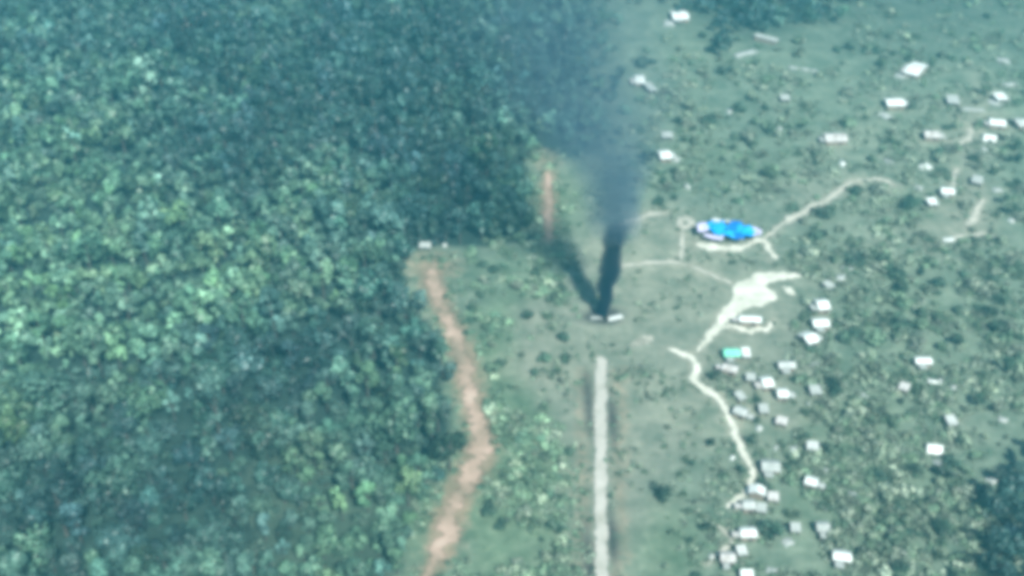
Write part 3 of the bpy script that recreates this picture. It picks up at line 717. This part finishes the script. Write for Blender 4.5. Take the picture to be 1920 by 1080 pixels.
names = {'g': ('hut', 'hut'), 'm': ('lean_to_shelter', 'shelter'), 'a': ('tent', 'tent'), 't': ('tarpaulin', 'tarpaulin'), 'h': ('rubble_heap', 'heap')}
for i, (px, py, wp, hp, turn, ty, mm, lab) in enumerate(THINGS):
    nm, cat = names[ty]
    if mm == W_: mm = (W_, 'chalk', W_, 'rusty', 'chalk')[i % 5] if ty in 'gm' and 'bright' not in lab else W_
    zc = {'g': 2.2, 'm': 2.0, 'a': 0.8, 't': 0.2, 'h': 0.4}[ty]
    p = at(px, py, zc); k = ppm(px, py, zc); wp *= 0.9; hp *= 0.92; wd = wp/k; rz = math.radians(turn)
    el = math.atan2(CAM_H, p[1]); fs = math.sin(el)
    loc = (p[0], p[1], 0)
    if ty == 'g':
        dp = max(2.6, hp/k/fs*0.95-0.5)
        e = empty(nm, loc, rz, lab, cat, 'huts and shelters of the settlement'); gable(e, max(2.4, wd-0.6), dp, 2.0, min(1.0, 0.22*dp), M[mm]); awning(e, max(2.4, wd-0.6), dp, 2.0, (0, 1, -1)[i % 3], M[('pale', 'chalk', 'rusty')[i % 3 if i % 4 else 0]], i*1.3)
    elif ty == 'm':
        dp = max(2.0, hp/k/fs*0.95-0.5)
        e = empty(nm, loc, rz, lab, cat, 'huts and shelters of the settlement'); lean_to(e, max(1.8, wd-0.5), dp, 1.7, 0.5, M[mm])
    elif ty == 'a':
        e = empty(nm, loc, rz, lab, cat, 'huts and shelters of the settlement'); tent(e, wd, hp/k/fs*0.9, 1.8, M[mm])
    elif ty == 't':
        tag(tarp(nm, loc, rz, wd, hp/k/fs, M[mm], i*1.37), lab, cat, 'loose sheets on the grass')
    else:
        tag(heap(nm, loc, rz, wd, hp/k/fs*0.9, 0.9, M[mm], i*1.37), lab, cat, 'pale heaps around the settlement')

# the blue-roofed shed
p = at(1364, 430, 2.6); k = ppm(1364, 430, 2.6)
e = empty('open_shed', (p[0], p[1], 0), math.radians(-7), 'open shed roofed with bright blue tarpaulins beside the bright sand', 'shed'); e.scale = (0.86, 1.0, 1.0)
L = 118/k
def roof_fn(sd, base):
    return lambda x, y: base+1.3*(1-abs(y)/6.5)+0.7*mnoise.fractal(Vector((x*0.35+sd, y*0.35, sd)), 0.9, 2, 3)
SHEETS = [(-5.0, 1.2, 9.0, 5.0, 12, 'blue', 0.00), (-1.8, -2.4, 8.6, 4.6, -10, 'blue', 0.16), (2.4, 0.6, 4.0, 7.6, -24, 'deepblue', 0.42), (6.6, -1.0, 7.6, 5.2, -16, 'blue', 0.28), (3.6, -4.0, 5.0, 2.6, -6, 'deepblue', 0.05),
          (-1.2, 5.0, 9.5, 3.2, -6, 'white', 0.10), (-9.8, -1.0, 4.2, 4.4, 12, 'lilac', 0.20), (10.6, -2.2, 4.0, 3.6, -14, 'lilac', 0.22), (-5.4, -5.0, 7.0, 1.8, -14, 'lilac', -0.10)]
for j, (sx, sy, sw, sd_, tr, mm, dz) in enumerate(SHEETS):
    b0 = roof_fn(j*2.3, 2.5+dz)
    o = link('roof_sheet', sheet_mesh('roof_sheet', sw, sd_, lambda x, y: b0(x+sx, y+sy) if True else 0, 16, 12, 0.05, j*1.9, 0.10), M[mm], e)
    o.location = (sx, sy, 0); o.rotation_euler = (0, 0, math.radians(tr))
for sx in (-9.5, -5, 0, 5, 9.5):
    for sy in (-3.6, 3.6):
        link('post', pydata('post', *tube_mesh([[((sx, sy, -0.05), 0.10), ((sx, sy, 2.75), 0.09)]], 6)), M['wood'], e)

# ---------------------------------------------------------------- the burning wreck and its smoke
bp_ = at(1136, 594, 0)
e = empty('burning_wreck', (bp_[0], bp_[1], 0), 0.1, label='charred wreck with pale panels at the foot of the black smoke', cat='wreck')
e.scale = (0.75, 0.75, 0.75)
v, f = [], []; A = 14
prof = [(-4.2, 0.15, 0.3), (-3.4, 0.45, 0.6), (-2, 0.75, 1.0), (-0.5, 0.95, 1.35), (1.0, 0.9, 1.15), (2.0, 0.7, 0.8), (2.8, 0.2, 0.35)]
for i, (y, rw, hz) in enumerate(prof):
    for kk in range(A):
        a = 2*math.pi*kk/A; q_ = 1+0.25*mnoise.noise(Vector((y, math.cos(a)*2, math.sin(a)*2)))
        v.append((rw*math.cos(a)*q_, y, max(0.02, hz*0.5+hz*0.5*math.sin(a)*q_)))
    if i:
        for kk in range(A):
            a0 = (i-1)*A+kk; a1 = (i-1)*A+(kk+1) % A; f.append((a0, a1, a1+A, a0+A))
f += [tuple(range(A))[::-1], tuple((len(prof)-1)*A+kk for kk in range(A))]
link('charred_body', pydata('charred_body', v, f, True), M['char'], e)
for (sx, sy, sw, sd_, rz, mm, sd0) in ((3.2, -1.3, 6.2, 2.6, 8, 'white', 1.3), (-4.0, -0.6, 4.6, 1.9, -6, 'pale', 4.2)):
    fn = lambda x, y: 0.75+0.05*x+0.10*math.cos(y*1.2)+0.12*mnoise.noise(Vector((x*0.6+sd0, y*0.6, sd0)))
    o = link('wing_panel', sheet_mesh('wing_panel', sw, sd_, fn, 12, 8, 0.16, sd0, 0.10), M[mm], e); o.location = (sx, sy, -0.35); o.rotation_euler = (0, 0, math.radians(rz))

H_T = 205.0
def plane_pt(px, py, drift=0.0):
    """a point of the upright plane through the wreck, leaning back with height"""
    a = (px-960.0)/F; b_ = (540.0-py)/F
    d = np.array([a, C+b_*S, -S+b_*C]); t = bp_[1]/d[1]
    return np.array([d[0]*t, bp_[1], CAM_H+d[2]*t])
def tube_domain(name, keys, pad, floor=None):
    """closed tube round a plume given as (x, z, radius) keys"""
    v, f = [], []; A = 20
    for i, (x, z, r) in enumerate(keys):
        for kk in range(A):
            a = 2*math.pi*kk/A; v.append((x+r*pad*math.cos(a), r*pad*math.sin(a), z))
        if i:
            for kk in range(A):
                a0 = (i-1)*A+kk; a1 = (i-1)*A+(kk+1) % A; f.append((a0, a1, a1+A, a0+A))
    f += [tuple(range(A))[::-1], tuple((len(keys)-1)*A+kk for kk in range(A))]
    return pydata(name, v, f)
def keys_from(px_keys):
    out = []
    for (x, y, hw, *_r) in px_keys:
        q_ = plane_pt(x, y); sc_ = F/(q_[1]*C+(CAM_H-q_[2])*S)
        out.append((q_[0]-bp_[0], q_[2], hw/sc_))
    return out
def smoke_material(name, keys, dens, colour, nscale, step, namp, soft, sway, side):
    """density falls off from the plume's bent axis; keys give axis and radius against height, dens the density"""
    m = bpy.data.materials.new(name); m.use_nodes = True; n = m.node_tree; n.nodes.clear()
    out = nd(n, 'ShaderNodeOutputMaterial'); pv = nd(n, 'ShaderNodeVolumePrincipled')
    pv.inputs['Color'].default_value = (*colour, 1); pv.inputs['Anisotropy'].default_value = 0.1
    tc = nd(n, 'ShaderNodeTexCoord'); sp = nd(n, 'ShaderNodeSeparateXYZ'); n.links.new(tc.outputs['Object'], sp.inputs[0])
    z0, z1 = keys[0][1], keys[-1][1]
    def mt(op, a_, b_=None, c_=None, clamp=False):
        k_ = nd(n, 'ShaderNodeMath', operation=op); k_.use_clamp = clamp
        for s_, v_ in zip(k_.inputs, (a_, b_, c_)):
            if v_ is None: continue
            if isinstance(v_, (int, float)): s_.default_value = v_
            else: n.links.new(v_, s_)
        return k_.outputs[0]
    t = mt('DIVIDE', mt('SUBTRACT', sp.outputs[2], z0), z1-z0, clamp=True)
    def curve(vals):
        lo, hi = min(vals), max(vals); hi = hi if hi > lo else lo+1e-3
        fc = nd(n, 'ShaderNodeFloatCurve'); cv = fc.mapping.curves[0]
        ts = [(k_[1]-z0)/(z1-z0) for k_ in keys]
        cv.points[0].location = (ts[0], (vals[0]-lo)/(hi-lo)); cv.points[1].location = (ts[-1], (vals[-1]-lo)/(hi-lo))
        for a_, b_ in list(zip(ts, vals))[1:-1]: cv.points.new(a_, (b_-lo)/(hi-lo))
        for pnt in cv.points: pnt.handle_type = 'VECTOR'
        fc.mapping.update(); n.links.new(t, fc.inputs['Value'])
        return mt('ADD', mt('MULTIPLY', fc.outputs[0], hi-lo), lo)
    cx = curve([k_[0] for k_ in keys]); rr = curve([k_[2] for k_ in keys]); dd = curve(dens)
    nz = nd(n, 'ShaderNodeTexNoise'); nz.inputs['Scale'].default_value = nscale; nz.inputs['Detail'].default_value = 4.0; nz.inputs['Roughness'].default_value = 0.6
    n.links.new(tc.outputs['Object'], nz.inputs['Vector'])
    wz = nd(n, 'ShaderNodeTexNoise', noise_dimensions='1D'); wz.inputs['Scale'].default_value = 0.6/sway; wz.inputs['Detail'].default_value = 2.0
    n.links.new(sp.outputs[2], wz.inputs['W'])
    dx = mt('ADD', mt('SUBTRACT', sp.outputs[0], cx), mt('MULTIPLY', mt('SUBTRACT', wz.outputs['Fac'], 0.5), sway))
    r = mt('DIVIDE', mt('SQRT', mt('ADD', mt('MULTIPLY', dx, dx), mt('MULTIPLY', sp.outputs[1], sp.outputs[1]))), rr)
    r = mt('ADD', r, mt('MULTIPLY', mt('SUBTRACT', nz.outputs['Fac'], 0.5), namp))
    fall = mt('DIVIDE', mt('SUBTRACT', 1.0, r), soft, clamp=True)
    nz2 = mt('MULTIPLY_ADD', mt('SUBTRACT', nz.outputs['Fac'], 0.5), 1.6, 1.0, True)
    lop = mt('MAXIMUM', mt('MULTIPLY_ADD', mt('DIVIDE', dx, rr), side, 1.0), 0.2)
    n.links.new(mt('MULTIPLY', mt('MULTIPLY', mt('MULTIPLY', fall, dd), mt('MAXIMUM', nz2, 0.15)), lop), pv.inputs['Density'])
    n.links.new(pv.outputs[0], out.inputs['Volume'])
    m.cycles.volume_step_rate = step
    return m
pe = empty('smoke_plume', (bp_[0], bp_[1], 0), 0, 'dark column of smoke rising from the wreck and spreading into a broad grey cloud', 'smoke')
low = [(1132, 592, 9), (1135, 565, 15), (1139, 530, 20), (1143, 495, 22), (1146, 465, 22), (1154, 440, 23), (1164, 418, 24)]
k1 = keys_from(low); k1[0] = (k1[0][0], 0.3, k1[0][2])
m1 = smoke_material('smoke_column', k1, [1.0, 0.9, 0.75, 0.65, 0.6, 0.5, 0.10], (0.02, 0.055, 0.12), 0.24, 0.18, 2.0, 0.4, 4.0, 0.0)
link('smoke_column', tube_domain('smoke_column', k1, 1.25), m1, pe)
up = [(1150, 448, 34), (1147, 432, 58), (1146, 405, 66), (1150, 360, 70), (1142, 310, 92), (1105, 250, 150), (1075, 190, 195), (1060, 110, 230), (1052, 40, 250), (1045, -40, 270), (1040, -110, 285)]
k2 = keys_from(up); k2 = [q_ for q_ in k2 if q_[1] < H_T]
dn = [0.03, 0.14, 0.19, 0.17, 0.115, 0.052, 0.029, 0.020, 0.015, 0.012, 0.010][:len(k2)]
m2 = smoke_material('smoke_cloud', k2, dn, (0.17, 0.28, 0.39), 0.06, 0.25, 1.5, 1.1, 8.0, 0.45)
link('smoke_cloud', tube_domain('smoke_cloud', k2, 1.3), m2, pe)

# ---------------------------------------------------------------- bushes and scrub
HUT_PX = [(t[0], t[1], max(t[2], t[3])*0.6+8) for t in THINGS]
PATHS = [RED_PATH, TRACK, VILLAGE_PATH, SAND_NECK, RED_SPUR]+[q_[1] for q_ in PLOT_EDGES]
PATH_PTS = np.concatenate([spline(p_, 10) for p_ in PATHS])
def clear(u, v, pad=6):
    for hx, hy, hr in HUT_PX:
        if abs(u-hx) < hr*0.9 and abs(v-hy-5) < hr*0.62: return False
    if np.min(np.hypot(PATH_PTS[:, 0]-u, (PATH_PTS[:, 1]-v)*1.3)-PATH_PTS[:, 2]*0.5) < pad: return False
    if 1300 < u < 1435 and 395 < v < 480: return False
    if 1340 < u < 1500 and 505 < v < 600: return False
    if 1085 < u < 1180 and 560 < v < 625: return False
    return True
BUSH_TINTS = [np.array([0.050, 0.100, 0.068]), np.array([0.085, 0.145, 0.095]), np.array([0.034, 0.074, 0.052]), np.array([0.13, 0.18, 0.13]), np.array([0.17, 0.22, 0.17])]
def bush(u, v, s, tint, label, group):
    p_ = at(u, v); k = int(rng.integers(6))
    e_ = empty('bush', (p_[0], p_[1], 0), rng.uniform(0, 6.28), label, 'bush', group); e_.scale = (s, s, s*rng.uniform(0.75, 1.1))
    o = link('foliage', BUSHES[k][0], None, e_); o.color = (*np.clip(tint*np.exp(rng.normal()*0.2), 0, 0.4), 1)
    link('stem', BUSHES[k][1], None, e_)
SINGLE = [(1240, 930, 1.9, 2, 'lone dark bush standing in the grass right of the track'), (1236, 384, 1.9, 2, 'dark bush left of the bare patch beside the blue roof'),
          (1604, 494, 2.5, 2, 'dark spreading bush right of the blue roof'), (1440, 1000, 2.2, 2, 'dark round bush at the right end of a low white hut'),
          (1548, 848, 1.7, 2, 'long dark bush beside the greenish white lean-to'), (990, 600, 1.5, 2, 'small dark bush in the grass left of the smoke base'),
          (905, 500, 1.7, 2, 'small dark bush at the top of the red path clearing')]
for (u, v, s, ti, lab) in SINGLE: bush(u, v, s, BUSH_TINTS[ti], lab, None)
BZ = [((1500, 480, 1920, 700), 62, (0.9, 2.3), 'bush in the mixed scrub at the middle right', 'middle right scrub bushes'),
      ((1480, 700, 1920, 1090), 50, (0.8, 2.0), 'bush on the grass at the lower right', 'lower right bushes'),
      ((1195, 70, 1500, 350), 58, (1.0, 2.3), 'bush between the smoke and the longest hut', 'bushes right of the smoke'),
      ((1500, 60, 1920, 460), 56, (1.0, 2.3), 'bush around the huts at the top right', 'top right bushes'),
      ((880, 480, 1075, 1090), 40, (0.7, 1.8), 'bush on the grass between the red path and the track', 'bushes between path and track'),
      ((1290, 680, 1500, 1090), 18, (0.7, 1.3), 'bush squeezed between the huts of the village', 'village bushes')]
nb = 0
for (x0, y0, x1, y1), cnt, (s0, s1), lab, grp in BZ:
    done = 0; tries = 0
    while done < cnt and tries < 4000:
        tries += 1
        u = rng.uniform(x0, x1); v = y0+(y1-y0)*rng.uniform(0, 1)
        if not clear(u, v, 8): continue
        p_ = at(u, v)
        if fbm(p_[0], p_[1], 0.035, 2.2) < rng.uniform(-0.5, 0.3): continue
        ti = int(rng.choice([0, 1, 2, 3, 4], p=[0.18, 0.24, 0.16, 0.22, 0.20]))
        if grp == 'village bushes': ti = 2
        bs_ = rng.uniform(s0, s1)
        bush(u, v, bs_, BUSH_TINTS[ti], ('small ' if bs_ < s0+0.4*(s1-s0) else 'large ')+('mid green', 'fresh green', 'dark green', 'light green', 'pale')[ti]+' '+lab, grp); done += 1; nb += 1
print('bushes', nb)
# single trees on the clearing
LONE = [(1706, 384, 1.0, 'dark round tree at the right, beside a bright hut'), (1894, 392, 0.8, 'dark tree near the right edge above the grass'), (1880, 372, 0.7, 'dark tree behind the one near the right edge'),
        (1905, 275, 0.7, 'dark tree near the right edge below the cut-off hut'), (1798, 640, 0.7, 'dark tree in the middle of the right hand scrub'), (1690, 545, 0.6, 'dark lone tree on the open grass at the right'),
        (1832, 750, 0.7, 'dark tree right of the arched sheet'), (1885, 690, 0.8, 'dark tree by the right edge above the grass'), (1766, 990, 0.8, 'dark tree left of the corner wood'),
        (1690, 1062, 0.7, 'small dark tree at the bottom right of the picture'), (1500, 232, 0.6, 'small tree left of the longest hut'), (1860, 520, 0.6, 'small tree at the upper edge of the right hand scrub')]
for (u, v, s, lab) in LONE:
    p_ = at(u, v+10); k = int(rng.integers(8))
    e_ = empty('tree', (p_[0], p_[1], 0), rng.uniform(0, 6.28), lab, 'tree'); e_.scale = (s, s, s*0.75)
    o = link('crown', TREES[k][0], None, e_); o.color = (*np.array([0.032, 0.075, 0.050]), 1); link('trunk', TREES[k][1], None, e_)
# low scrub and grass tufts, beyond counting
TUFTS = []
for k in range(5):
    V, val = crown_quads(0.75, 0.35, 0.08, 4, 9, 0.26, 400+k); TUFTS.append((None, None, (V, val), None))
for k in range(5):
    V, val = crown_quads([1.2, 1.6, 0.9, 1.4, 2.0][k], [0.9, 1.0, 1.1, 0.7, 0.8][k], 0.15, 6, 18, 0.32, 450+k); TUFTS.append((None, None, (V, val), None))
items = []
while len(items) < 8000:
    u = rng.uniform(760, 1990); v = rng.uniform(-40, 1130)
    if u < 880+0 and not (480 < v): continue
    p_ = at(u, v)
    if inside(WOOD_L, u, v) or inside(WOOD_T, u, v): continue
    dens = 0.45+1.1*fbm(p_[0], p_[1], 0.05, 6.0)
    if 1090 < u < 1340 and 400 < v: dens *= 0.35
    if 960 < u < 1095 and 560 < v < 780: dens *= 0.3
    if u > 1500 or (u > 1180 and v < 360): dens *= 1.5
    if 880 < u < 1075: dens *= 1.1
    if rng.uniform() > dens: continue
    if np.min(np.hypot(PATH_PTS[:, 0]-u, (PATH_PTS[:, 1]-v)*1.3)-PATH_PTS[:, 2]*0.5) < 3: continue
    if 1085 < u < 1180 and 570 < v < 615: continue
    if 1340 < u < 1500 and 505 < v < 600: continue
    s = rng.uniform(0.6, 1.6)
    tint = BUSH_TINTS[int(rng.choice([0, 1, 3, 4], p=[0.06, 0.30, 0.4, 0.24] if u > 1090 else [0.15, 0.55, 0.28, 0.02]))]*np.exp(rng.normal()*0.2)*(1.05 if u > 1090 else 1.35)
    big_ = (u > 1480 or (u > 1180 and v < 380) or 880 < u < 1060) and rng.uniform() < 0.32 and clear(u, v, 4)
    items.append((p_[0], p_[1], s, int(rng.integers(5)) + (5 if big_ else 0), tint*((0.7 if rng.uniform() < 0.4 else 1.25) if big_ else 1.1), rng.uniform(0, 6.28), s))
mass('undergrowth', items, 'low scrub and grass tufts covering the clearing', 'scrub', TUFTS, False)

# ---------------------------------------------------------------- haze
def box_mesh(name, lo, hi):
    v = [(x, y, z) for z in (lo[2], hi[2]) for (x, y) in ((lo[0], lo[1]), (hi[0], lo[1]), (hi[0], hi[1]), (lo[0], hi[1]))]
    return pydata(name, v, [(3, 2, 1, 0), (4, 5, 6, 7), (0, 1, 5, 4), (1, 2, 6, 5), (2, 3, 7, 6), (3, 0, 4, 7)])
hm = bpy.data.materials.new('haze'); hm.use_nodes = True; n = hm.node_tree; n.nodes.clear()
out = nd(n, 'ShaderNodeOutputMaterial'); pv = nd(n, 'ShaderNodeVolumePrincipled')
pv.inputs['Color'].default_value = (*HAZE_COLOR, 1); pv.inputs['Density'].default_value = HAZE_DENSITY; pv.inputs['Anisotropy'].default_value = 0.0
n.links.new(pv.outputs[0], out.inputs['Volume'])
tag(link('haze', box_mesh('haze', (-3100, -2700, -1.2), (3100, 3500, 215)), hm), 'thin blue green haze over the whole valley', 'haze', kind='stuff')
